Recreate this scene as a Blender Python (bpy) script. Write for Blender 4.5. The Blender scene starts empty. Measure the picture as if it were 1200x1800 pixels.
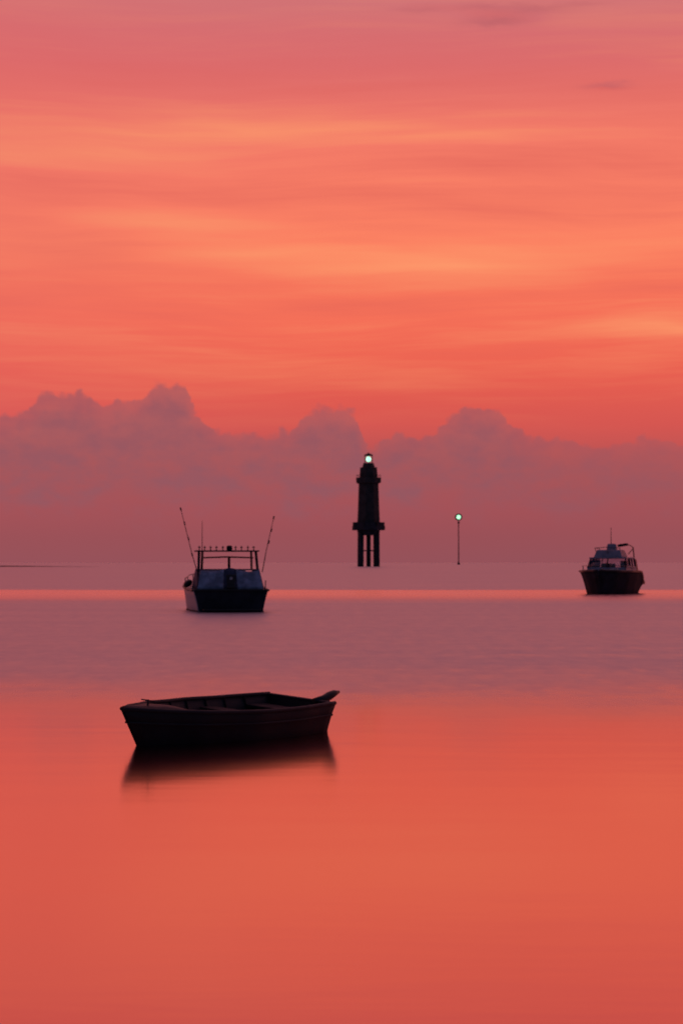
import bpy, bmesh, math, random
from mathutils import Vector, Matrix
random.seed(7)
R = math.radians
S = bpy.context.scene
COL = S.collection

# ------------------------------------------------------------------ camera
F = 3600.0          # focal length in photograph pixels (1200 x 1800)
HZ = 989.0          # photograph row of the sea horizon
CAMZ = 2.0
cam_d = bpy.data.cameras.new('camera')
cam = bpy.data.objects.new('camera', cam_d); COL.objects.link(cam)
cam_d.sensor_fit = 'VERTICAL'; cam_d.sensor_height = 36.0
cam_d.lens = 36.0 * F / 1800.0
cam_d.clip_start = 0.5; cam_d.clip_end = 80000
cam.location = (0, 0, CAMZ)
cam.rotation_euler = (R(90) + math.atan((HZ - 900) / F), 0, 0)
cam_d.dof.use_dof = True; cam_d.dof.focus_distance = 9.0; cam_d.dof.aperture_fstop = 9.0    # a soft long exposure
S.camera = cam

def az_of(px): return math.degrees(math.atan((px - 600) / F))
def el_of(py): return math.degrees(math.atan((HZ - py) / F))
def spot(px, py):            # point on the water seen at that photograph pixel
    d = F * CAMZ / (py - HZ)
    return Vector(((px - 600) / F * d, d, 0))

# ------------------------------------------------------------------ view
S.view_settings.view_transform = 'Standard'
S.view_settings.look = 'None'
S.view_settings.exposure = 0.0
S.view_settings.gamma = 1.0
S.view_settings.use_curve_mapping = False

# ------------------------------------------------------------------ sky
def lin(c):
    o = []
    for v in c:
        v /= 255.0
        o.append(v / 12.92 if v <= 0.04045 else ((v + 0.055) / 1.055) ** 2.4)
    return (o[0], o[1], o[2], 1.0)

W = bpy.data.worlds.new('World'); S.world = W; W.use_nodes = True
NT = W.node_tree; NT.nodes.clear()

class G:
    """tiny helper to write node graphs as expressions"""
    def __init__(s, nt): s.nt = nt
    def put(s, sock, v):
        if isinstance(v, bpy.types.NodeSocket): s.nt.links.new(v, sock)
        else: sock.default_value = v
    def m(s, op, a, b=0.0, c=0.0, clamp=False):
        n = s.nt.nodes.new('ShaderNodeMath'); n.operation = op; n.use_clamp = clamp
        s.put(n.inputs[0], a); s.put(n.inputs[1], b); s.put(n.inputs[2], c)
        return n.outputs[0]
    def vec(s, x, y, z=0.0):
        n = s.nt.nodes.new('ShaderNodeCombineXYZ')
        s.put(n.inputs[0], x); s.put(n.inputs[1], y); s.put(n.inputs[2], z)
        return n.outputs[0]
    def noise(s, v, scale, detail=3.0, rough=0.5, dist=0.0):
        n = s.nt.nodes.new('ShaderNodeTexNoise'); n.noise_dimensions = '3D'
        s.put(n.inputs['Vector'], v); n.inputs['Scale'].default_value = scale
        n.inputs['Detail'].default_value = detail; n.inputs['Roughness'].default_value = rough
        n.inputs['Distortion'].default_value = dist
        return n.outputs['Fac']
    def ss(s, v, lo, hi):     # smoothstep
        n = s.nt.nodes.new('ShaderNodeMapRange'); n.interpolation_type = 'SMOOTHSTEP'
        s.put(n.inputs[0], v); s.put(n.inputs[1], lo); s.put(n.inputs[2], hi)
        n.inputs[3].default_value = 0.0; n.inputs[4].default_value = 1.0
        return n.outputs[0]
    def mapr(s, v, a, b, c, d):
        n = s.nt.nodes.new('ShaderNodeMapRange')
        for i, k in enumerate((v, a, b, c, d)): s.put(n.inputs[i], k)
        return n.outputs[0]
    def mix(s, f, a, b, mode='MIX'):
        n = s.nt.nodes.new('ShaderNodeMix'); n.data_type = 'RGBA'; n.blend_type = mode
        s.put(n.inputs[0], f); s.put(n.inputs[6], a); s.put(n.inputs[7], b)
        return n.outputs[2]
    def ramp(s, f, stops, interp='LINEAR'):
        n = s.nt.nodes.new('ShaderNodeValToRGB'); cr = n.color_ramp; cr.interpolation = interp
        while len(cr.elements) > 1: cr.elements.remove(cr.elements[-1])
        cr.elements[0].position = stops[0][0]; cr.elements[0].color = stops[0][1]
        for p, c in stops[1:]:
            e = cr.elements.new(p); e.color = c
        s.put(n.inputs[0], f)
        return n.outputs[0]
    def curve(s, f, pts):
        n = s.nt.nodes.new('ShaderNodeFloatCurve'); c = n.mapping.curves[0]
        n.mapping.extend = 'HORIZONTAL'
        c.points[0].location = pts[0]; c.points[1].location = pts[-1]
        for p in pts[1:-1]: c.points.new(*p)
        n.mapping.update(); s.put(n.inputs['Value'], f)
        return n.outputs[0]

g = G(NT)
tc = NT.nodes.new('ShaderNodeTexCoord')
sep = NT.nodes.new('ShaderNodeSeparateXYZ'); NT.links.new(tc.outputs['Generated'], sep.inputs[0])
dx, dy, dz = sep.outputs
el = g.m('MULTIPLY', g.m('ARCSINE', g.m('MAXIMUM', dz, -0.2)), 180 / math.pi)     # degrees above the horizon
az = g.m('MULTIPLY', g.m('ARCTAN2', dx, dy), 180 / math.pi)                        # degrees right of +Y

# slow warp so that the streaks wander
w1 = g.m('SUBTRACT', g.noise(g.vec(g.m('MULTIPLY', az, 0.10), g.m('MULTIPLY', el, 0.25), 3.1), 1.0, 2.0), 0.5)
w2 = g.m('SUBTRACT', g.noise(g.vec(g.m('MULTIPLY', az, 0.28), g.m('MULTIPLY', el, 1.0), 8.4), 1.0, 3.0), 0.5)
elw = g.m('ADD', g.m('ADD', el, g.m('MULTIPLY', w1, 1.5)), g.m('MULTIPLY', w2, 0.3))

# clear colour by height (photograph rows -> degrees)
rows = [(989, (149, 82, 90)), (960, (152, 81, 88)), (910, (160, 81, 88)), (850, (168, 83, 87)),
        (800, (186, 84, 84)), (750, (212, 86, 81)), (690, (226, 92, 80)), (640, (236, 100, 82)),
        (560, (245, 112, 88)), (500, (246, 117, 91)), (440, (252, 130, 98)), (370, (250, 127, 100)),
        (300, (246, 124, 102)), (230, (242, 122, 104)), (170, (231, 114, 105)), (110, (220, 108, 108)),
        (50, (214, 110, 113)), (0, (209, 116, 118))]
stops = [(0.0, lin(rows[0][1]))] + [(el_of(y) / 90.0, lin(c)) for y, c in rows[1:]]
stops += [(22 / 90.0, lin((196, 122, 138))), (34 / 90.0, lin((158, 120, 152))), (55 / 90.0, lin((112, 108, 150)))]
low = g.ramp(g.m('DIVIDE', g.m('MAXIMUM', g.m('ADD', el, g.m('MULTIPLY', w1, 0.5)), 0.0), 90.0),
             [s for s in stops if s[0] <= el_of(0) / 90.0 + .2][:21])

# soft stratus streaks
sx = g.m('ADD', elw, g.m('MULTIPLY', az, 0.05))
st1 = g.noise(g.vec(g.m('MULTIPLY', az, 0.055), g.m('MULTIPLY', sx, 0.62), 1.7), 1.0, 4.0, 0.55)
st2 = g.noise(g.vec(g.m('MULTIPLY', az, 0.09), g.m('MULTIPLY', g.m('SUBTRACT', g.m('ADD', el, g.m('MULTIPLY', w1, 1.2)), g.m('MULTIPLY', az, 0.03)), 2.6), 5.2), 1.0, 5.0, 0.62)
stk = g.m('ADD', g.m('MULTIPLY', g.m('SUBTRACT', st1, 0.5), 1.0), g.m('MULTIPLY', g.m('SUBTRACT', st2, 0.5), 0.5))
st3 = g.noise(g.vec(g.m('MULTIPLY', az, 0.22), g.m('MULTIPLY', g.m('ADD', el, g.m('MULTIPLY', w1, 0.8)), 6.0), 3.3), 1.0, 5.0, 0.65)
stk = g.m('ADD', stk, g.m('MULTIPLY', g.m('SUBTRACT', st3, 0.5), 0.30))
fade = g.m('MULTIPLY', g.ss(el, 3.2, 6.5), g.m('SUBTRACT', 1.0, g.m('MULTIPLY', g.ss(el, 11.5, 14.5), 0.65)))
stk = g.m('MULTIPLY', stk, fade)

# broad lit and shaded cloud layers: (x, y, half width, half height, amount) in photograph pixels
blobs = [(40, 280, 260, 24, .42), (420, 225, 300, 18, .22), (300, 388, 190, 18, .42), (80, 330, 260, 22, -.12),
         (780, 462, 330, 30, .42), (420, 440, 160, 18, .22), (260, 520, 300, 20, .10), (1180, 582, 170, 18, .40),
         (1180, 225, 240, 26, .14), (820, 235, 150, 14, .14), (830, 285, 260, 18, -.16), (60, 400, 150, 30, -.18),
         (640, 540, 340, 18, -.20), (1130, 500, 160, 22, -.22), (150, 470, 120, 24, -.14), (180, 140, 260, 22, -.12),
         (640, 160, 260, 24, -.06), (1130, 410, 200, 26, .06), (170, 590, 200, 22, .14), (880, 22, 62, 12, -.20),
         (1070, 153, 34, 5, -.22), (780, 8, 90, 8, -.10), (620, 600, 260, 20, .10), (640, 345, 420, 18, -.10)]
acc = stk
px1 = 1.0 / (math.radians(1) * F)
for (bx, by, hw, hh, am) in blobs:
    a = g.m('DIVIDE', g.m('SUBTRACT', az, az_of(bx)), hw * px1)
    e0 = g.m('SUBTRACT', g.m('ADD', el, g.m('ADD', g.m('MULTIPLY', w2, 0.4), g.m('MULTIPLY', g.m('SUBTRACT', az, az_of(bx)), 0.02))), el_of(by))
    b = g.m('DIVIDE', e0, hh * px1)
    q = g.m('ADD', g.m('MULTIPLY', a, a), g.m('MULTIPLY', b, b))
    acc = g.m('ADD', acc, g.m('MULTIPLY', g.m('EXPONENT', g.m('MULTIPLY', q, -1.0)), am))
pos = g.m('MAXIMUM', acc, 0.0); neg = g.m('MAXIMUM', g.m('MULTIPLY', acc, -1.0), 0.0)
c1 = g.mix(g.m('MINIMUM', g.m('MULTIPLY', pos, 1.5), 1.0), low, lin((255, 158, 110)))
c1 = g.mix(g.m('MINIMUM', g.m('MULTIPLY', neg, 1.3), 0.8), c1, lin((214, 90, 86)))

c1 = g.mix(g.m('MULTIPLY', g.ss(g.m('MULTIPLY', az, -1.0), -1.0, 13.0), 0.30), c1, lin((222, 102, 104)))   # the glow is stronger to the right

wbx = g.m('SUBTRACT', g.noise(g.vec(g.m('MULTIPLY', az, 1.3), g.m('MULTIPLY', el, 4.0), 6.0), 1.0, 5.0, 0.6), 0.5)
# a few small ash-coloured wisps high on the right
for (bx, by, hw, hh, am) in ((875, 34, 55, 9, .75), (940, 14, 60, 9, .6), (735, 12, 45, 6, .4), (1070, 153, 36, 6, .55), (1030, 8, 40, 6, .35), (850, 8, 45, 8, .5)):
    a = g.m('DIVIDE', g.m('SUBTRACT', g.m('ADD', az, g.m('MULTIPLY', wbx, 0.9)), az_of(bx)), hw * px1)
    b = g.m('DIVIDE', g.m('SUBTRACT', g.m('ADD', el, g.m('MULTIPLY', wbx, 0.35)), el_of(by)), hh * px1)
    q = g.m('ADD', g.m('MULTIPLY', a, a), g.m('MULTIPLY', b, b))
    c1 = g.mix(g.m('MULTIPLY', g.m('EXPONENT', g.m('MULTIPLY', q, -1.0)), am), c1, lin((190, 100, 106)))

# the cumulus bank over the horizon
top = [(-400, 740), (-150, 712), (0, 737), (45, 728), (78, 701), (112, 697), (150, 706), (188, 719), (206, 708), (238, 702), (262, 690),
       (284, 671), (318, 677), (332, 705), (355, 737), (385, 752), (425, 764), (470, 766), (505, 760), (535, 728), (585, 712),
       (618, 724), (634, 757), (650, 792), (672, 775), (702, 766), (742, 764), (790, 736), (845, 718), (886, 736), (908, 762),
       (935, 774), (985, 776), (1025, 787), (1065, 789), (1110, 776), (1160, 773), (1210, 786), (1400, 745), (1700, 790)]
A0, A1, EM = az_of(-400), az_of(1700), 6.0
pts = [((az_of(x) - A0) / (A1 - A0), el_of(y - (8 if x < 240 else 5)) / EM) for x, y in top]
wa = g.m('SUBTRACT', g.noise(g.vec(g.m('MULTIPLY', az, 2.2), g.m('MULTIPLY', el, 2.2), 0.3), 1.0, 6.0, 0.66), 0.5)
wb = g.m('SUBTRACT', g.noise(g.vec(g.m('MULTIPLY', az, 2.2), g.m('MULTIPLY', el, 2.2), 7.7), 1.0, 6.0, 0.66), 0.5)
def billow(sc, z0):
    n = NT.nodes.new('ShaderNodeTexVoronoi'); n.feature = 'SMOOTH_F1'; n.inputs['Scale'].default_value = sc
    n.inputs['Smoothness'].default_value = 0.35
    v = g.vec(g.m('ADD', az, g.m('MULTIPLY', wa, 0.35)), g.m('ADD', el, g.m('MULTIPLY', wb, 0.35)), z0)
    NT.links.new(v, n.inputs['Vector']); return g.m('SUBTRACT', 0.45, n.outputs['Distance'])
b1 = billow(1.7, 0.2); b2 = billow(3.9, 1.3)
bil = g.m('ADD', g.m('MULTIPLY', b1, 0.34), g.m('MULTIPLY', b2, 0.20))
azc = g.m('ADD', az, g.m('MULTIPLY', wa, 0.32)); elc = g.m('ADD', el, g.m('MULTIPLY', wb, 0.32))
inside = g.m('MULTIPLY', g.ss(az, A0 - 1, A0), g.m('SUBTRACT', 1.0, g.ss(az, A1, A1 + 1)))
far_h = g.mapr(g.noise(g.vec(dx, dy, 0.0), 9.0, 4.0, 0.6), 0.3, 0.7, 2.6, 5.0)          # the bank goes on all round the horizon
known = g.m('MULTIPLY', g.curve(g.m('DIVIDE', g.m('SUBTRACT', azc, A0), A1 - A0), pts), EM)
hgt = g.m('ADD', g.m('MULTIPLY', known, inside), g.m('MULTIPLY', far_h, g.m('SUBTRACT', 1.0, inside)))
dlt = g.m('ADD', g.m('SUBTRACT', hgt, elc), bil)                          # degrees below the cloud tops
edge = g.m('ADD', g.m('MULTIPLY', g.ss(dlt, -0.03, 0.13), 0.72), g.m('MULTIPLY', g.ss(dlt, 0.0, 0.9), 0.28))
# puffs inside the bank, and its ragged feet
puff = g.noise(g.vec(g.m('MULTIPLY', az, 0.9), g.m('MULTIPLY', el, 1.6), 2.0), 1.0, 5.0, 0.55)
foot = g.m('ADD', el, g.m('MULTIPLY', g.m('SUBTRACT', g.noise(g.vec(g.m('MULTIPLY', az, 0.55), g.m('MULTIPLY', el, 0.7), 4.0), 1.0, 4.0, 0.5), 0.5), 3.4))
body = g.ss(foot, 0.9, 2.3)
# the right half of the bank is thinner
thin = g.m('SUBTRACT', 0.93, g.m('MULTIPLY', g.ss(az, 3.6, 7.0), 0.30))
cm = g.m('MULTIPLY', g.m('MULTIPLY', edge, thin), 1.0)
ccol = g.ramp(g.m('DIVIDE', g.m('MAXIMUM', el, 0.0), 6.0),
              [(0.0, lin((149, 82, 90))), (0.12, lin((154, 81, 88))), (0.25, lin((164, 82, 88))), (0.42, lin((168, 86, 90))), (0.6, lin((168, 92, 96))), (0.8, lin((172, 94, 97))), (1.0, lin((174, 94, 97)))])
tone = g.m('ADD', g.mapr(puff, 0.36, 0.64, 0.15, 1.0), g.m('MULTIPLY', bil, 0.9), clamp=True)
dark = g.mix(g.m('MULTIPLY', body, tone), ccol, lin((149, 88, 98)))
c2 = g.mix(cm, c1, dark)

# veil of evening sky away from the glow: a dim Nishita dusk behind the camera and overhead
sky = NT.nodes.new('ShaderNodeTexSky'); sky.sky_type = 'NISHITA'; sky.sun_disc = False
sky.sun_elevation = R(0.5); sky.sun_rotation = R(0); sky.altitude = 0; sky.dust_density = 2.0; sky.ozone_density = 3.0
dusk = g.mix(1.0, sky.outputs[0], (0.06, 0.06, 0.06, 1), 'MULTIPLY')
dusk = g.mix(1.0, dusk, (0.030, 0.036, 0.072, 1), 'ADD')
glow = g.ss(dy, -0.25, 0.75)
c3 = g.mix(glow, dusk, c2)
bg = NT.nodes.new('ShaderNodeBackground'); g.put(bg.inputs[0], c3); bg.inputs[1].default_value = 1.0
wo = NT.nodes.new('ShaderNodeOutputWorld'); NT.links.new(bg.outputs[0], wo.inputs[0])
W.cycles.sampling_method = 'MANUAL'; W.cycles.sample_map_resolution = 1024

# ------------------------------------------------------------------ materials
def mat(name, col, rough=0.6, metal=0.0, var=0.25, scale=6.0, spec=0.5, bump=0.0):
    m = bpy.data.materials.new(name); m.use_nodes = True
    nt = m.node_tree; q = G(nt); b = nt.nodes['Principled BSDF']
    t = nt.nodes.new('ShaderNodeTexCoord')
    n = q.noise(t.outputs['Object'], scale, 5.0, 0.6)
    c0 = (col[0] * (1 - var), col[1] * (1 - var), col[2] * (1 - var), 1)
    c1 = (min(1, col[0] * (1 + var)), min(1, col[1] * (1 + var)), min(1, col[2] * (1 + var)), 1)
    q.put(b.inputs['Base Color'], q.mix(q.ss(n, 0.3, 0.7), c0, c1))
    q.put(b.inputs['Roughness'], q.mapr(n, 0.3, 0.7, max(0.02, rough - 0.1), min(1, rough + 0.1)))
    b.inputs['Metallic'].default_value = metal
    b.inputs['Specular IOR Level'].default_value = spec
    if bump:
        bn = nt.nodes.new('ShaderNodeBump'); bn.inputs['Strength'].default_value = bump
        bn.inputs['Distance'].default_value = 0.01
        q.put(bn.inputs['Height'], q.noise(t.outputs['Object'], scale * 5, 4.0, 0.6)); nt.links.new(bn.outputs[0], b.inputs['Normal'])
    return m

def glow_mat(name, col, strength):
    m = bpy.data.materials.new(name); m.use_nodes = True
    b = m.node_tree.nodes['Principled BSDF']; b.inputs['Base Color'].default_value = (*col, 1)
    b.inputs['Emission Color'].default_value = (*col, 1); b.inputs['Emission Strength'].default_value = strength
    return m

def glass_mat(name, tint, op):
    m = bpy.data.materials.new(name); m.use_nodes = True; nt = m.node_tree; nt.nodes.clear()
    o = nt.nodes.new('ShaderNodeOutputMaterial'); mx = nt.nodes.new('ShaderNodeMixShader')
    tr = nt.nodes.new('ShaderNodeBsdfTransparent'); tr.inputs[0].default_value = (*tint, 1)
    gl = nt.nodes.new('ShaderNodeBsdfGlossy'); gl.inputs['Roughness'].default_value = 0.05
    mx.inputs[0].default_value = op
    nt.links.new(tr.outputs[0], mx.inputs[1]); nt.links.new(gl.outputs[0], mx.inputs[2]); nt.links.new(mx.outputs[0], o.inputs[0])
    return m

M = dict(
    rowhull=mat('weathered_dark_paint', (0.014, 0.015, 0.020), 0.7, var=0.4, scale=5, bump=0.3),
    rowin=mat('dark_inner_boards', (0.008, 0.0085, 0.012), 0.95, var=0.4, scale=8, bump=0.3),
    rubrail=mat('worn_rub_rail', (0.022, 0.023, 0.028), 0.7, var=0.3, scale=12),
    black=mat('black_plastic', (0.012, 0.012, 0.014), 0.45),
    steel=mat('dull_steel', (0.14, 0.13, 0.14), 0.45, metal=0.6),
    hullnavy=mat('dark_hull_paint', (0.026, 0.026, 0.036), 0.8, var=0.4, scale=1.5, spec=0.12),
    hullgrey=mat('grey_topside_paint', (0.42, 0.38, 0.39), 0.5, var=0.15, scale=1.5),
    canvas=mat('blue_canvas', (0.25, 0.30, 0.42), 0.85, var=0.35, scale=3, spec=0.2, bump=0.3),
    canvasdk=mat('navy_canvas', (0.06, 0.07, 0.12), 0.85, var=0.3, scale=3, spec=0.2),
    white=mat('aged_white_gelcoat', (0.42, 0.42, 0.44), 0.5, var=0.12, scale=2),
    cabin=mat('slate_blue_cabin_paint', (0.27, 0.27, 0.34), 0.5, var=0.2, scale=2),
    dullred=mat('dull_red_paint_and_glow', (0.24, 0.07, 0.055), 0.6, var=0.3, scale=4),  # dull red; on the cruiser's transom it paints in reflected horizon glow
    iron=mat('blackened_iron', (0.055, 0.046, 0.044), 0.75, var=0.35, scale=0.4, spec=0.2),
    conc=mat('dark_wet_concrete', (0.045, 0.040, 0.048), 0.85, var=0.35, scale=0.35, spec=0.2),
    pole=mat('rust_red_pole_paint', (0.075, 0.022, 0.026), 0.7, var=0.2, scale=0.3),
    sand=mat('dark_reef_rock', (0.05, 0.03, 0.03), 0.9, var=0.4, scale=0.1, spec=0.1),
    lamp=glow_mat('green_white_lamp_light', (0.44, 1.0, 0.70), 1.6),
    lamp2=glow_mat('pale_green_lamp_light', (0.50, 1.0, 0.62), 1.35),
    glass=glass_mat('cabin_glass', (0.75, 0.72, 0.80), 0.12),
    dkglass=glass_mat('dark_lantern_glass', (0.85, 1.0, 0.92), 0.06),
)

# ------------------------------------------------------------------ mesh helpers
class MB:
    def __init__(s): s.bm = bmesh.new()
    def box(s, c, d, rot=None, taper=None, bevel=0.0):
        r = bmesh.ops.create_cube(s.bm, size=1.0); vs = r['verts']
        for v in vs:
            k = taper if (taper and v.co.z > 0) else (1, 1)
            v.co = Vector((v.co.x * d[0] * k[0], v.co.y * d[1] * k[1], v.co.z * d[2]))
        if bevel:
            es = list({e for v in vs for e in v.link_edges})
            q = bmesh.ops.bevel(s.bm, geom=es, offset=bevel, segments=2, affect='EDGES', profile=0.6)
            vs = list({v for f in q['faces'] for v in f.verts} | {v for v in vs if v.is_valid})
        mt = Matrix.Translation(c)
        if rot: mt = mt @ (Matrix.Rotation(rot[2], 4, 'Z') @ Matrix.Rotation(rot[1], 4, 'Y') @ Matrix.Rotation(rot[0], 4, 'X'))
        for v in vs: v.co = mt @ v.co
        return s
    def tube(s, pts, r, seg=8, cap=True):
        pts = [Vector(p) for p in pts]
        rs = r if isinstance(r, (list, tuple)) else [r] * len(pts)
        rings = []
        for i, p in enumerate(pts):
            d = (pts[min(i + 1, len(pts) - 1)] - pts[max(i - 1, 0)]).normalized()
            up = Vector((0, 0, 1)) if abs(d.z) < 0.9 else Vector((1, 0, 0))
            a = d.cross(up).normalized(); b = d.cross(a)
            rings.append([s.bm.verts.new(p + (a * math.cos(2 * math.pi * k / seg) + b * math.sin(2 * math.pi * k / seg)) * rs[i]) for k in range(seg)])
        for i in range(len(rings) - 1):
            for k in range(seg):
                f = s.bm.faces.new((rings[i][k], rings[i][(k + 1) % seg], rings[i + 1][(k + 1) % seg], rings[i + 1][k]))
                f.smooth = seg > 6
        if cap:
            s.bm.faces.new(rings[0][::-1]); s.bm.faces.new(rings[-1])
        return s
    def lathe(s, prof, seg=24, c=(0, 0, 0), smooth=False):
        rings = []
        for r, z in prof:
            rings.append([s.bm.verts.new((c[0] + r * math.cos(2 * math.pi * (k + .5) / seg), c[1] + r * math.sin(2 * math.pi * (k + .5) / seg), c[2] + z)) for k in range(seg)])
        for i in range(len(rings) - 1):
            for k in range(seg):
                f = s.bm.faces.new((rings[i][k], rings[i][(k + 1) % seg], rings[i + 1][(k + 1) % seg], rings[i + 1][k])); f.smooth = smooth
        s.bm.faces.new(rings[0][::-1]); s.bm.faces.new(rings[-1])
        return s
    def ball(s, c, r, sc=(1, 1, 1), rot=None):
        q = bmesh.ops.create_uvsphere(s.bm, u_segments=20, v_segments=12, radius=r)
        mt = Matrix.Translation(c)
        if rot: mt = mt @ Matrix.Rotation(rot[1], 4, 'Y') @ Matrix.Rotation(rot[0], 4, 'X')
        for v in q['verts']: v.co = mt @ Vector((v.co.x * sc[0], v.co.y * sc[1], v.co.z * sc[2]))
        for f in {f for v in q['verts'] for f in v.link_faces}: f.smooth = True
        return s
    def grid(s, rows, close_ends=(False, False), thick=0.0):
        vs = [[s.bm.verts.new(p) for p in row] for row in rows]
        for i in range(len(vs) - 1):
            for k in range(len(vs[0]) - 1):
                f = s.bm.faces.new((vs[i][k], vs[i][k + 1], vs[i + 1][k + 1], vs[i + 1][k])); f.smooth = True
        if close_ends[0]: s.bm.faces.new(vs[0])
        if close_ends[1]: s.bm.faces.new(vs[-1][::-1])
        return s
    def build(s, name, material, parent=None, solid=0.0, smooth=False):
        bmesh.ops.recalc_face_normals(s.bm, faces=s.bm.faces)
        me = bpy.data.meshes.new(name); s.bm.to_mesh(me); s.bm.free(); me.materials.append(material)
        o = bpy.data.objects.new(name, me); COL.objects.link(o)
        if parent: o.parent = parent
        if solid:
            md = o.modifiers.new('Solidify', 'SOLIDIFY'); md.thickness = solid; md.offset = 0
        return o

def thing(name, label, cat, loc=(0, 0, 0), rz=0.0):
    o = bpy.data.objects.new(name, None); COL.objects.link(o); o.empty_display_size = 0.3
    o.location = loc; o.rotation_euler = (0, 0, rz); o['label'] = label; o['category'] = cat
    return o

def interp(tab, t):
    for (a, b) in zip(tab, tab[1:]):
        if t <= b[0]:
            k = (t - a[0]) / (b[0] - a[0]); k = k * k * (3 - 2 * k) * 0.35 + k * 0.65
            return a[1] + (b[1] - a[1]) * k
    return tab[-1][1]

# ------------------------------------------------------------------ the sea
def build_sea():
    bm = bmesh.new()
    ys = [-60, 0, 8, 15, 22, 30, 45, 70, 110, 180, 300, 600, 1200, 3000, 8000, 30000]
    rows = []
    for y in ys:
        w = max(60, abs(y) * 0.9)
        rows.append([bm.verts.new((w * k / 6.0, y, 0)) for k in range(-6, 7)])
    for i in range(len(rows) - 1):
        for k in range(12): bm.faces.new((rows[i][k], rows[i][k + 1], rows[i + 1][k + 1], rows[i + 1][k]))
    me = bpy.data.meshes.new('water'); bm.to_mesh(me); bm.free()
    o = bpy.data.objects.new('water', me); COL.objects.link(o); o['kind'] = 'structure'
    m = bpy.data.materials.new('calm_evening_water'); m.use_nodes = True; nt = m.node_tree; q = G(nt)
    b = nt.nodes['Principled BSDF']
    ge = nt.nodes.new('ShaderNodeNewGeometry'); sp = nt.nodes.new('ShaderNodeSeparateXYZ')
    nt.links.new(ge.outputs['Position'], sp.inputs[0]); X, Y, Z = sp.outputs
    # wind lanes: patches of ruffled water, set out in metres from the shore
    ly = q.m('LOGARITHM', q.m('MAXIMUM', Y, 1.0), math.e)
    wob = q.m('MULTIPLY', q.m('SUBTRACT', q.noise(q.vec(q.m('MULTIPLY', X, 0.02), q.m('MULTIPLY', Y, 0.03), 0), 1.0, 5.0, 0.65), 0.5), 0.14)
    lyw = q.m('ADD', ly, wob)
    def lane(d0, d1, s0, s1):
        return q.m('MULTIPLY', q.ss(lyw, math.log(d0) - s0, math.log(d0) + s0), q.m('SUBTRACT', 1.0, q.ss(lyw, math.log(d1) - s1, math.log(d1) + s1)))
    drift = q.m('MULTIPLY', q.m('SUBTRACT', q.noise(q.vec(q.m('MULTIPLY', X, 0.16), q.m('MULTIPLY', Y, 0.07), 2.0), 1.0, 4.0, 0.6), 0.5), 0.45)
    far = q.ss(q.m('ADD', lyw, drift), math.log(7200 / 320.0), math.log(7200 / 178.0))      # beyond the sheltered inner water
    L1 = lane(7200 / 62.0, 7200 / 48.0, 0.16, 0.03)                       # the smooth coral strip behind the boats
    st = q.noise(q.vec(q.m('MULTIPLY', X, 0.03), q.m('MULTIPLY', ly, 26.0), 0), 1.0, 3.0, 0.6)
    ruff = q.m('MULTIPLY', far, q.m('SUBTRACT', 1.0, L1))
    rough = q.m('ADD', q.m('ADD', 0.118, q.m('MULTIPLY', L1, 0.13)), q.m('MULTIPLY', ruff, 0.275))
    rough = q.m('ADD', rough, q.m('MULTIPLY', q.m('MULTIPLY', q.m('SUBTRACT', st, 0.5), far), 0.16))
    cat = q.noise(q.vec(q.m('MULTIPLY', X, 2.2), q.m('MULTIPLY', Y, 0.8), 5.0), 1.0, 5.0, 0.75)          # cat's paws
    rough = q.m('ADD', rough, q.m('MULTIPLY', q.m('MULTIPLY', q.m('SUBTRACT', cat, 0.5), far), 0.42))
    slick = q.noise(q.vec(q.m('MULTIPLY', X, 0.05), q.m('MULTIPLY', Y, 0.25), 9.0), 1.0, 4.0, 0.6)
    rough = q.m('ADD', rough, q.m('MULTIPLY', q.m('SUBTRACT', slick, 0.5), 0.06))
    q.put(b.inputs['Roughness'], rough)
    q.put(b.inputs['Base Color'], q.mix(L1, q.mix(ruff, (0.62, 0.225, 0.215, 1), (0.44, 0.49, 0.55, 1)), (0.80, 0.50, 0.46, 1)))   # reflected sky bands put into the colour; the sea beyond also milkier
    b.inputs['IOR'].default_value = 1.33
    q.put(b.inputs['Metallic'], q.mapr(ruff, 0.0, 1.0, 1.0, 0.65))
    # long low swell left after a calm evening
    h1 = q.noise(q.vec(q.m('MULTIPLY', X, 0.35), q.m('MULTIPLY', Y, 1.1), 0), 1.0, 3.0, 0.5)
    bn = nt.nodes.new('ShaderNodeBump'); q.put(bn.inputs['Strength'], q.m('SUBTRACT', 1.0, q.ss(Y, 40.0, 120.0))); bn.inputs['Distance'].default_value = 0.003
    q.put(bn.inputs['Height'], h1); nt.links.new(bn.outputs[0], b.inputs['Normal'])
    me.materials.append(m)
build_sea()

# low reef strip at the far left
def build_reef():
    d = 1000.0
    mb = MB(); n = 60; x1 = az = None
    rows = []
    for i in range(n + 1):
        t = i / n; x = -330 + t * (330 - 118)
        h = (0.75 + 0.35 * math.sin(t * 17) * 0.4 + random.random() * 0.2) * min(1, (1 - t) * 2.2) + 0.02
        w = 14 * min(1, (1 - t) * 3) + 0.5
        rows.append([(x, d - w, -0.3), (x, d - w * .4, h * .8), (x, d + w * .3, h), (x, d + w, -0.3)])
    o = mb.grid(rows, (True, True)).build('reef', M['sand']); o['kind'] = 'structure'
build_reef()

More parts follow.
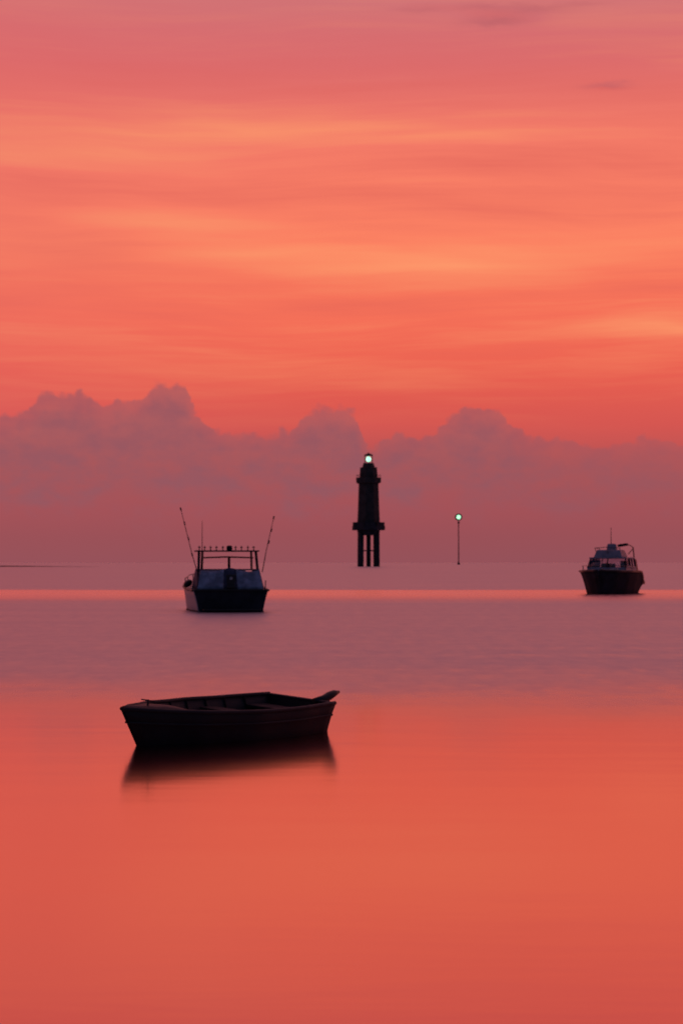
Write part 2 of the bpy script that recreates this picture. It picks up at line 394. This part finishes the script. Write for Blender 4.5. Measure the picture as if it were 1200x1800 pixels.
# ------------------------------------------------------------------ lighthouse on piles
def build_lighthouse():
    p = spot(647.5, HZ + 7.0); d = p.y; u = d / F       # u: metres per photograph pixel at the tower
    z = lambda row: (996.0 - row) * u
    t = thing('lighthouse', 'tall dark lighthouse on piles in the sea with bright green-white lamp on top', 'lighthouse', p, R(6))
    k = 1.0
    r_leg = 4.2 * u
    for sx_, sy_ in ((-1, -1), (1, -1), (-1, 1), (1, 1)):
        MB().tube([(sx_ * 14.2 * u, sy_ * 12 * u, -2), (sx_ * 13.8 * u, sy_ * 12 * u, z(938))], r_leg, 14).build('pile', M['conc'], t)
    MB().tube([(0, 0, -2), (0, 0, z(938))], 4.0 * u, 14).build('pile', M['conc'], t)
    for sy_ in (-12, 12):
        MB().tube([(-14 * u, sy_ * u, z(968)), (14 * u, sy_ * u, z(968))], 1.0 * u, 8).build('brace', M['iron'], t)
    for sx_ in (-14, 14):
        MB().tube([(sx_ * u, -12 * u, z(968)), (sx_ * u, 12 * u, z(968))], 1.0 * u, 8).build('brace', M['iron'], t)
    MB().lathe([(19.5 * u, z(941)), (20.5 * u, z(934)), (21 * u, z(932.5))], 8).build('pile_cap', M['conc'], t)
    MB().lathe([(29.5 * u, z(932)), (30 * u, z(931)), (30 * u, z(925)), (29.5 * u, z(924.5))], 8).build('deck', M['conc'], t)
    for i in range(8):                                   # parapet panels round the deck
        a0 = 2 * math.pi * (i + .5) / 8 + .03; a1 = 2 * math.pi * (i + 1.5) / 8 - .03; ro, ri = 28.8 * u, 26.6 * u
        pb = MB(); ring = [(ri, a0), (ro, a0), (ro, a1), (ri, a1)]
        lo = [pb.bm.verts.new((q_ * math.cos(w_), q_ * math.sin(w_), z(924.4))) for q_, w_ in ring]
        hi = [pb.bm.verts.new((q_ * math.cos(w_), q_ * math.sin(w_), z(918.2))) for q_, w_ in ring]
        pb.bm.faces.new(lo); pb.bm.faces.new(hi)
        for k_ in range(4): pb.bm.faces.new((lo[k_], lo[(k_ + 1) % 4], hi[(k_ + 1) % 4], hi[k_]))
        pb.build('parapet_panel', M['conc'], t)
    MB().lathe([(21 * u, z(924)), (20.6 * u, z(917)), (20.0 * u, z(905)), (19.2 * u, z(885)), (18.1 * u, z(851))], 8).build('tower', M['iron'], t)
    for row, side in ((905, 1), (880, 1), (862, 1)):
        MB().box((0, -(19.3 - (905 - row) * .02) * u * math.cos(math.pi / 8), z(row)), (3.4 * u, 1.2 * u, 6 * u), bevel=0.1).build('window', M['black'], t)
    MB().lathe([(17.5 * u, z(851)), (22.5 * u, z(848.5)), (23 * u, z(840)), (22.3 * u, z(839.6)), (17.5 * u, z(839.5))], 8).build('gallery', M['iron'], t)
    for i in range(12):
        a = 2 * math.pi * i / 12
        MB().tube([(21.6 * u * math.cos(a), 21.6 * u * math.sin(a), z(839.6)), (21.6 * u * math.cos(a), 21.6 * u * math.sin(a), z(835.5))], 0.25 * u, 6).build('rail_post', M['iron'], t)
    MB().tube([(21.6 * u * math.cos(math.pi * i / 12), 21.6 * u * math.sin(math.pi * i / 12), z(835.5)) for i in range(25)], 0.3 * u, 6, cap=False).build('hand_rail', M['iron'], t)
    for sx_ in (-1.3, 1.3):
        MB().tube([(9.5 * u + sx_ * u, -22 * u, z(998)), (9.5 * u + sx_ * u, -27 * u, z(925))], 0.35 * u, 6).build('ladder_rail', M['iron'], t)
    lr = MB()
    for i in range(22):
        k_ = i / 22; lr.tube([(8.2 * u, (-22 - 5 * k_) * u, z(996 - 71 * k_)), (10.8 * u, (-22 - 5 * k_) * u, z(996 - 71 * k_))], 0.2 * u, 5)
    lr.build('ladder_rungs', M['iron'], t)['kind'] = 'stuff'
    MB().lathe([(16.6 * u, z(839.4)), (15.6 * u, z(824)), (15.8 * u, z(822)), (14.6 * u, z(821.6)), (11.5 * u, z(821.2))], 8).build('watch_room', M['iron'], t)
    MB().lathe([(11.6 * u, z(821.0)), (9.5 * u, z(815)), (9.8 * u, z(814)), (7 * u, z(813.8))], 8).build('lantern_base', M['iron'], t)
    lens = MB().ball((0, 0, z(807)), 4.5 * u, (1, 1, 1.08)).build('lamp', M['lamp'], t)
    for i in range(6):
        a = math.pi * (i + .5) / 3
        MB().tube([(7.2 * u * math.cos(a), 7.2 * u * math.sin(a), z(813.8)), (7.0 * u * math.cos(a), 7.0 * u * math.sin(a), z(800.6))], 0.4 * u, 6).build('lantern_post', M['iron'], t)
    MB().lathe([(8.2 * u, z(801)), (8 * u, z(800)), (5 * u, z(798)), (1.5 * u, z(796.8)), (0.4 * u, z(795))], 12).build('roof', M['iron'], t)
build_lighthouse()

# ------------------------------------------------------------------ beacon pole
def build_beacon():
    p = spot(805.5, HZ + 3.6); u = p.y / F
    z = lambda row: (992.6 - row) * u
    t = thing('beacon', 'slim red-brown navigation pole with a small round light, right of the lighthouse', 'beacon', p)
    MB().tube([(0, 0, -2), (0, 0, z(960)), (-0.1 * u, 0, z(920))], [1.1 * u, 0.95 * u, 0.8 * u], 10).build('pole', M['pole'], t)
    MB().lathe([(2.2 * u, z(994)), (2.2 * u, z(989)), (1.4 * u, z(988.5))], 10).build('footing', M['pole'], t)
    MB().lathe([(1.1 * u, z(921)), (1.8 * u, z(920)), (1.8 * u, z(917)), (1.0 * u, z(916))], 10).build('bracket', M['iron'], t)
    # round lamp housing facing the shore
    hb = MB(); prof = [(5.6, -2.0), (6.3, -1.6), (6.3, 0.8), (5.6, 2.2), (3, 3.0)]
    hb.lathe([(r * u, zz * u) for r, zz in prof], 24, smooth=False)
    for v in hb.bm.verts:
        x, y, zz = v.co; v.co = Vector((x, zz, y + z(909.0)))
    hb.build('lamp_housing', M['iron'], t)
    MB().ball((0, -1.9 * u, z(909.0)), 3.9 * u, (1, 0.55, 1)).build('lamp', M['lamp2'], t)
build_beacon()

# ------------------------------------------------------------------ generic hull
def hull_sections(L, beam, wl, sheer, keel, nst=22, rake=0.0):
    """y runs forward from the transom; returns rows of points gunwale -> keel -> gunwale"""
    rows = []
    for i in range(nst + 1):
        t = i / nst
        b = interp(beam, t); w = interp(wl, t); zs = interp(sheer, t); zk = interp(keel, t)
        prof = []
        for s_ in [0, .2, .4, .6, .75, .88, 1.0]:
            # from gunwale (0) to keel (1)
            if s_ < .6:
                k = s_ / .6; xx = b + (w - b) * k ** 0.8; zz = zs + (0.0 - zs) * k
            else:
                k = (s_ - .6) / .4; xx = w * math.cos(k * math.pi / 2); zz = zk * math.sin(k * math.pi / 2)
            yy = t * L + rake * t ** 6 * (zz / max(zs, .01))
            prof.append((xx, yy, zz))
        rows.append(prof + [(-x, y, zz) for x, y, zz in prof[-2::-1]])
    return rows

# ------------------------------------------------------------------ rowing boat
def build_rowboat():
    L = 2.70
    bow = Vector((-2.305, 22.35)); hd = Vector((-0.64, -0.768)).normalized()
    tr = bow - hd * (L + 0.13)
    t = thing('rowing_boat', 'small dark open dinghy floating on the glowing orange water in the foreground', 'rowing boat',
              (tr.x, tr.y, 0), math.atan2(-hd.x, hd.y))
    t.rotation_euler.y = -R(3.8)                        # she lists a little towards the shore
    beam = [(0, .52), (.25, .61), (.5, .63), (.75, .50), (.9, .28), (1, .015)]
    wl = [(0, .40), (.25, .50), (.5, .52), (.75, .36), (.9, .16), (1, .012)]
    sheer = [(0, .375), (.3, .36), (.6, .365), (.85, .385), (1, .41)]
    keel = [(0, -.09), (.5, -.12), (.85, -.11), (1, -.02)]
    rows = hull_sections(L, beam, wl, sheer, keel, 26, rake=.26)
    MB().grid(rows).build('hull', M['rowhull'], t, solid=.022)
    # inner floor
    fl = []
    for r_ in rows[1:-2]:
        b = abs(r_[3][0]) * .90
        fl.append([(-b, r_[3][1], .03), (0, r_[3][1], .0), (b, r_[3][1], .03)])
    MB().grid(fl).build('floor_boards', M['rowin'], t, solid=.015)
    tp = rows[0]
    MB().grid([[(x, -0.01, z_) for x, _, z_ in tp], [(x, 0.022, z_) for x, _, z_ in tp]], (True, True)).build('transom', M['rowhull'], t)
    MB().box((0, .01, .382), (1.03, .06, .02), bevel=.005).build('transom_cap', M['rubrail'], t)
    for sg in (0, -1):
        line = [Vector(r_[sg]) + Vector((0, 0, .008)) for r_ in rows]
        MB().tube(line, .024, 8).build('gunwale', M['rubrail'], t)
        k = 1 if sg == 0 else -2
        line = [Vector(r_[k]) + Vector(((.014 if sg == 0 else -.014), 0, -.01)) for r_ in rows]
        MB().tube(line, .014, 6).build('rub_strake', M['rubrail'], t)
    for yy, dd in ((.28, .30), (1.05, .22), (1.75, .22)):
        b = interp(beam, yy / L) * .955
        MB().box((0, yy, .265), (2 * b - .06, dd, .028), bevel=.006).build('seat', M['rowin'], t)
    fd = []
    for i in range(21, 27):
        r_ = rows[i]; b = abs(r_[0][0]) * .97; fd.append([(-b, r_[0][1], r_[0][2] + .005), (0, r_[0][1], r_[0][2] + .03), (b, r_[0][1], r_[0][2] + .005)])
    MB().grid(fd).build('foredeck', M['rubrail'], t, solid=.02)
    for i in range(4, 24, 3):
        r_ = rows[i]
        for sg in (1, -1):
            pts_ = [(sg * (abs(r_[j][0]) - .022), r_[j][1], r_[j][2]) for j in (0, 1, 2, 3)]
            MB().tube(pts_, .012, 6).build('rib', M['rowin'], t)
    # mooring post with a cross bar at the bow
    MB().tube([(0, L - .12, .39), (0, L - .12, .50)], .011, 8).tube([(-.10, L - .12, .49), (.10, L - .12, .49)], .008, 6).build('mooring_post', M['rowhull'], t)
    # rudder hung on the transom, its head curling up
    MB().tube([(-.24, .06, .375), (-.27, -.08, .40), (-.28, -.17, .43), (-.29, -.25, .46), (-.30, -.33, .475)], [.035, .045, .052, .042, .015], 10).build('rudder_head', M['black'], t)
    MB().box((-.26, -.10, .17), (.03, .16, .46), taper=(1, 1.25), bevel=.01).build('rudder', M['rowhull'], t)
build_rowboat()

# ------------------------------------------------------------------ game fishing boat seen from astern
def build_fishing_boat():
    L = 8.4; d = 7200 / (1076 - HZ)
    x0 = (406 - 600) / F * d
    t = thing('fishing_boat', 'game fishing boat seen from astern with two tall outrigger poles and blue canvas', 'fishing boat', (x0, d, 0), R(8.0))
    beam = [(0, 1.50), (.25, 1.62), (.5, 1.63), (.72, 1.36), (.9, .70), (1, .05)]
    wl = [(0, 1.28), (.25, 1.46), (.5, 1.48), (.72, 1.05), (.9, .42), (1, .02)]
    sheer = [(0, .90), (.3, .93), (.6, 1.05), (.85, 1.22), (1, 1.36)]
    keel = [(0, -.35), (.5, -.45), (.85, -.35), (1, -.05)]
    rows = hull_sections(L, beam, wl, sheer, keel, 28, rake=.6)
    MB().grid(rows).build('hull', M['hullgrey'], t, solid=.04)
    tp = rows[0]
    MB().grid([[(x, -.05, z_) for x, _, z_ in tp], [(x * 1.0, .03, z_) for x, _, z_ in tp]], (True, True)).build('transom', M['hullnavy'], t)
    # dark boot stripe and rub rail
    for sg in (0, -1):
        k = 0 if sg == 0 else -1
        o_ = .03 if sg == 0 else -.03
        MB().tube([Vector(r_[k]) + Vector((o_, 0, -.02)) for r_ in rows], .045, 8).build('rub_rail', M['black'], t)
        k = 3 if sg == 0 else -4
        MB().tube([Vector(r_[k]) + Vector((o_ * .4, 0, .02)) for r_ in rows], .05, 6).build('boot_stripe', M['hullnavy'], t)
    MB().box((0, -.04, .90), (3.0, .20, .07), bevel=.02).build('transom_cap', M['black'], t)
    MB().box((0, -.32, .10), (2.3, .50, .06), bevel=.02).build('swim_platform', M['black'], t)
    # decks
    dk = [[(-abs(r_[0][0]) * .98, r_[0][1], r_[0][2] - .03), (0, r_[0][1], r_[0][2] + .03), (abs(r_[0][0]) * .98, r_[0][1], r_[0][2] - .03)] for r_ in rows[9:]]
    MB().grid(dk).build('foredeck', M['white'], t, solid=.04)
    ck = [[(-abs(r_[3][0]) * .95, r_[3][1], .38), (abs(r_[3][0]) * .95, r_[3][1], .38)] for r_ in rows[:10]]
    MB().grid(ck).build('cockpit_floor', M['cabin'], t, solid=.04)
    # forward cuddy cabin
    MB().box((0, 4.9, 1.38), (2.3, 3.2, .62), taper=(.82, .70), bevel=.05).build('cuddy_cabin', M['cabin'], t)
    # canvas enclosure round the cockpit: leaning panels with a scalloped upper edge
    def panel(xa, xb, y0, name, m, sag):
        rws = []
        for j in range(7):
            v = j / 6; row = []
            for i in range(13):
                k = i / 12; x = xa + (xb - xa) * k
                ztop = 1.70 + .05 * (1 - min(1, abs(x) / 1.2)) - sag * math.sin(math.pi * k)
                z_ = .93 + (ztop - .93) * v
                inw = 1 - .115 * v
                row.append((x * inw, y0 + .30 * v + .025 * math.sin(k * 15) * math.sin(v * 3), z_))
            rws.append(row)
        return MB().grid(rws).build(name, m, t, solid=.012)
    panel(-1.34, -.28, .12, 'canvas_panel', M['canvas'], .08)
    panel(.28, 1.34, .12, 'canvas_panel', M['canvas'], .08)
    panel(-.275, .275, .15, 'door_curtain', M['canvasdk'], -.03)
    for sx_ in (-1, 1):
        rws = []
        for j in range(5):
            v = j / 4
            rws.append([(sx_ * (1.36 - .16 * v), .15 + .30 * v + (3.2 - .1 * v) * i / 8, .95 + .74 * v + .02 * math.sin(i * 2.2)) for i in range(9)])
        MB().grid(rws).build('side_curtain', M['canvasdk'], t, solid=.012)
    MB().box((0, 1.95, 1.71), (2.40, 3.0, .05), bevel=.02).build('canvas_roof', M['canvasdk'], t)
    # dark fighting chair in the middle of the stern
    ch = MB().box((0, -.02, 1.26), (.30, .10, .52), taper=(1.35, 1), bevel=.04).build('chair_back', M['black'], t)
    MB().box((0, -.06, 1.02), (.34, .30, .10), bevel=.03).build('chair_seat', M['black'], t)
    MB().ball((0, -.10, 1.36), .06, (1, .5, 1)).build('stern_light', M['white'], t)
    # hardtop frame
    P = lambda a, b, r_, nm='frame_post': MB().tube([a, b], r_, 8).build(nm, M['hullnavy'], t)
    P((-1.27, .75, 1.0), (-1.22, .95, 2.46), .055); P((1.22, .75, 1.0), (1.10, .95, 2.46), .055)
    P((-1.02, 2.2, 1.7), (-1.00, 2.1, 2.46), .05); P((1.05, 2.2, 1.7), (1.02, 2.1, 2.46), .045)
    P((.06, 1.6, 1.7), (.06, 1.6, 2.20), .055)
    hb = MB().box((-.05, 1.55, 2.475), (2.56, 1.6, .055), bevel=.02)
    hb.build('hardtop', M['hullnavy'], t)
    MB().tube([(-1.05, 1.8, 2.20), (0, 1.8, 2.235), (1.08, 1.8, 2.20)], .032, 8).build('crossbar', M['dullred'], t)
    # rod holders along the top
    for x in (-1.22, -1.0, -.76, -.52, -.26, .26, .50, .76, 1.0):
        MB().tube([(x, .82, 2.49), (x, .80, 2.68)], .022, 6).tube([(x - .055, .81, 2.62), (x + .055, .81, 2.62)], .018, 6).build('rod_holder', M['hullnavy'], t)
    MB().lathe([(.10, 2.50), (.12, 2.53), (.12, 2.66), (.07, 2.70)], 12, c=(0.02, .95, 0)).build('radar_dome', M['hullnavy'], t)
    # outriggers, with spreader collars
    u = d / F
    def W2(px, py, y): return Vector(((px - 600) / F * (d + y) - x0, 0, CAMZ - (py - HZ) / F * (d + y)))
    rot = Matrix.Rotation(-R(8.0), 3, 'Z')
    for pts_, nodes in (([(347, 1005), (338, 975), (318, 895)], [(338, 975), (331.5, 947), (324.5, 920)]),
                        ([(461, 1006), (468, 968), (481, 910)], [(472.5, 953), (477, 932)])):
        pp = [rot @ (W2(a, b, 1.0) + Vector((0, 1.0, 0))) for a, b in pts_]
        o_ = MB().tube(pp, [.021, .017, .011], 8).build('outrigger', M['hullnavy'], t)
        for a, b in nodes + [pts_[-1]]:
            c_ = rot @ (W2(a, b, 1.0) + Vector((0, 1.0, 0)))
            ax = (pp[-1] - pp[0]).normalized() * .07
            MB().tube([c_ - ax, c_ + ax], .029, 8).build('collar', M['hullnavy'], o_)
    a = rot @ (W2(355.5, 968, 1.0) + Vector((0, 1.0, 0))); b = rot @ (W2(355.5, 915, 1.0) + Vector((0, 1.0, 0)))
    MB().tube([a, b], [.020, .010], 6).build('antenna', M['dullred'], t)
    # stern rail post at the right
    MB().tube([(1.42, .3, .92), (1.44, .3, 1.28)], .025, 6).build('rail_post', M['steel'], t)
    # side rail on the port bow
    ln = [Vector(rows[i][-1]) + Vector((.06, 0, .32)) for i in range(14, 28)]
    MB().tube(ln, .022, 6).build('bow_rail', M['steel'], t)
    for i in range(14, 28, 4):
        MB().tube([Vector(rows[i][-1]) + Vector((.06, 0, 0)), Vector(rows[i][-1]) + Vector((.06, 0, .32))], .02, 6).build('rail_post', M['steel'], t)
    # black round fender hung at the port rail
    c = Matrix.Rotation(R(8), 3, 'Z') @ Vector((-1.55, 2.9, 1.13)) + Vector((x0, d, 0))
    f = thing('fender', 'black oval fender hanging on the left side of the game fishing boat', 'fender', c)
    MB().ball((0, 0, 0), .155, (1.35, 1.3, .92), rot=(0, R(-38))).build('float_body', M['black'], f)
    MB().tube([(.10, 0, .08), (.16, .02, .0), (.12, .05, -.15)], .012, 6).build('rope', M['steel'], f)
build_fishing_boat()

# ------------------------------------------------------------------ cabin cruiser on the right
def build_cruiser():
    L = 6.9; d = 7200 / (1044 - HZ)
    px0 = 1091
    t = thing('cabin_cruiser', 'dark hulled cabin cruiser with a flybridge and short antenna moored far right', 'motor boat',
              ((px0 - 600) / F * (d + 5.0), d + 5.0, 0), R(180 - 19))
    beam = [(0, 1.45), (.25, 1.68), (.5, 1.78), (.72, 1.68), (.9, 1.12), (1, .02)]
    wl = [(0, 1.10), (.25, 1.36), (.5, 1.42), (.72, 1.24), (.9, .68), (1, .01)]
    sheer = [(0, .66), (.08, .80), (.2, 1.20), (.3, 1.42), (.45, 1.44), (.8, 1.45), (1, 1.50)]
    keel = [(0, -.35), (.5, -.45), (.85, -.35), (1, -.05)]
    rows = hull_sections(L, beam, wl, sheer, keel, 30, rake=.5)
    MB().grid(rows).build('hull', M['hullnavy'], t, solid=.04)
    tp = rows[0]
    MB().grid([[(x, -.03, z_) for x, _, z_ in tp], [(x, .03, z_) for x, _, z_ in tp]], (True, True)).build('transom', M['dullred'], t)  # red colour stands in for the glow reflected on her stern
    for sg in (0, -1):
        o_ = .03 if sg == 0 else -.03
        MB().tube([Vector(r_[sg]) + Vector((o_, 0, 0)) for r_ in rows], [.11 if i < 3 else .07 for i in range(len(rows))], 8).build('rub_rail', M['black'], t)
    dk = [[(-abs(r_[0][0]) * .98, r_[0][1], r_[0][2] - .03), (0, r_[0][1], r_[0][2] + .04), (abs(r_[0][0]) * .98, r_[0][1], r_[0][2] - .03)] for r_ in rows[8:]]
    MB().grid(dk).build('foredeck', M['cabin'], t, solid=.04)
    ck = [[(-abs(r_[3][0]) * .95, r_[3][1], .45), (abs(r_[3][0]) * .95, r_[3][1], .45)] for r_ in rows[:9]]
    MB().grid(ck).build('cockpit_floor', M['cabin'], t, solid=.04)
    # deckhouse: low coaming, pillars, roof and panes
    y0, y1, hw, zb, zt = 1.55, 4.85, 1.30, 1.45, 2.28
    MB().box((0, (y0 + y1) / 2, zb + .12), (2 * hw, y1 - y0, .26), taper=(.97, .97), bevel=.03).build('cabin_wall', M['cabin'], t)
    MB().box((0, (y0 + y1) / 2 - .15, zt + .02), (2 * hw - .18, y1 - y0 - .5, .09), bevel=.03).build('cabin_roof', M['cabin'], t)
    pil = []
    for sx_ in (-1, 1):
        for yb, yt_, w in ((y1 - .06, y1 - .55, .09), (y0 + 1.85, y0 + 1.75, .16), (y0 + .9, y0 + .9, .10), (y0 + .06, y0 + .12, .09)):
            MB().tube([(sx_ * (hw - .06), yb, zb + .22), (sx_ * (hw - .16), yt_, zt)], w / 2, 6).build('pillar', M['hullnavy'], t)
    MB().tube([(0, y1 - .05, zb + .22), (0, y1 - .52, zt)], .045, 6).build('pillar', M['hullnavy'], t)
    def quad(pts_, name, m):
        b = MB(); b.grid([[pts_[0], pts_[1]], [pts_[3], pts_[2]]]); return b.build(name, m, t, solid=.012)
    zl, zh = zb + .25, zt - .03
    quad([(-hw + .10, y1 - .07, zl), (-.05, y1 - .07, zl), (-.05, y1 - .52, zh), (-hw + .2, y1 - .52, zh)], 'windscreen', M['glass'])
    quad([(.05, y1 - .07, zl), (hw - .10, y1 - .07, zl), (hw - .2, y1 - .52, zh), (.05, y1 - .52, zh)], 'windscreen', M['glass'])
    for sx_ in (-1, 1):
        for ya, yb in ((y0 + 1.95, y1 - .2), (y0 + .98, y0 + 1.72), (y0 + .12, y0 + .85)):
            quad([(sx_ * (hw - .065), ya, zl), (sx_ * (hw - .065), yb, zl), (sx_ * (hw - .155), yb - .25 if yb > 4 else yb, zh), (sx_ * (hw - .155), ya, zh)], 'window', M['glass'])
    # dark curtain drawn over the left of the windscreen and the wheel console
    MB().box((hw - .46, y1 - .46, zb + .42), (.70, .05, .62), rot=(R(25), 0, 0), bevel=.02).build('curtain', M['canvasdk'], t)
    MB().box((.05, y1 - .95, zb + .35), (.8, .5, .3), bevel=.05).build('dashboard', M['hullnavy'], t)
    MB().box((-.62, 2.2, zb + .42), (.45, .45, .5), bevel=.06).build('seat_back', M['cabin'], t)
    for sx_ in (-1, 1):
        MB().tube([(sx_ * (hw - .02), y0, zb + .27), (sx_ * (hw - .02), y1 - .1, zb + .27)], .03, 6).build('cabin_moulding', M['white'], t)
    MB().box((-.62, y1 + .55, zb + .10), (.5, .5, .12), bevel=.04).build('deck_hatch', M['white'], t)
    MB().box((.0, L - .75, 1.56), (.16, .5, .10), bevel=.03).build('anchor_roller', M['steel'], t)
    # flybridge
    MB().box((.08, 3.1, zt + .30), (1.90, 1.9, .50), taper=(.80, .78), bevel=.08).build('flybridge', M['cabin'], t)
    MB().box((-.02, 3.2, zt + .72), (.66, .50, .46), taper=(.8, .7), bevel=.08).build('helm_console', M['cabin'], t)
    MB().tube([(.95, 3.9, zt + .66), (.98, 2.4, zt + .66)], .025, 6).build('rail', M['steel'], t)
    MB().tube([(.95, 3.9, zt + .66), (.1, 4.05, zt + .72), (-.7, 3.9, zt + .66)], .025, 6).build('rail', M['steel'], t)
    for x, y in ((.95, 3.9), (.98, 2.4), (.1, 4.05), (-.7, 3.9)):
        MB().tube([(x, y, zt + .66), (x * .9, y * .97, zt + .3)], .022, 6).build('rail_post', M['steel'], t)
    MB().box((-.62, 2.6, zt + .86), (.62, .55, .16), rot=(0, R(9), 0), bevel=.04).build('sun_awning', M['hullnavy'], t)
    MB().tube([(-.45, 2.6, zt + .92), (-.9, 1.6, zt + .86), (-1.0, .95, zt + .70)], .03, 6).build('awning_bar', M['dullred'], t)
    MB().tube([(-.98, 1.0, zt + .72), (-1.04, 1.0, zt + .1), (-1.12, 1.1, zt - .5)], .045, 6).build('arch_post', M['dullred'], t)
    MB().tube([(.98, 1.0, zt + .5), (1.04, 1.0, zt + .0), (1.12, 1.1, zt - .6)], .035, 6).build('arch_post', M['dullred'], t)
    MB().tube([(-.98, 1.2, zt + .60), (-.8, 1.7, zt + .28)], .03, 6).build('awning_bar', M['dullred'], t)
    # cockpit side curtain aft
    quad([(-1.30, .75, 1.25), (-1.30, 1.5, 1.45), (-1.18, 1.5, zt - .05), (-1.18, .95, zt - .05)], 'side_curtain', M['dullred'])
    MB().tube([(.05, 3.1, zt + .9), (.05, 3.1, zt + 2.0)], [.028, .016], 6).build('antenna', M['hullnavy'], t)
    sp = [Vector(p_) for p_ in rows[-1][:7]]
    MB().tube([p_ + Vector((-p_.x, .02, 0)) for p_ in sp], .05, 8).build('stem', M['hullnavy'], t)
    # bow rail
    for sg, s2 in ((0, -1), (-1, 1)):
        ln = [Vector(rows[i][sg]) + Vector((s2 * .10, -.05, .34)) for i in range(20, 31, 2)]
        MB().tube(ln, .018, 6).build('bow_rail', M['steel'], t)
        for i in range(20, 31, 4):
            MB().tube([Vector(rows[i][sg]) + Vector((s2 * .10, -.05, 0)), Vector(rows[i][sg]) + Vector((s2 * .10, -.05, .34))], .016, 6).build('rail_post', M['steel'], t)
build_cruiser()
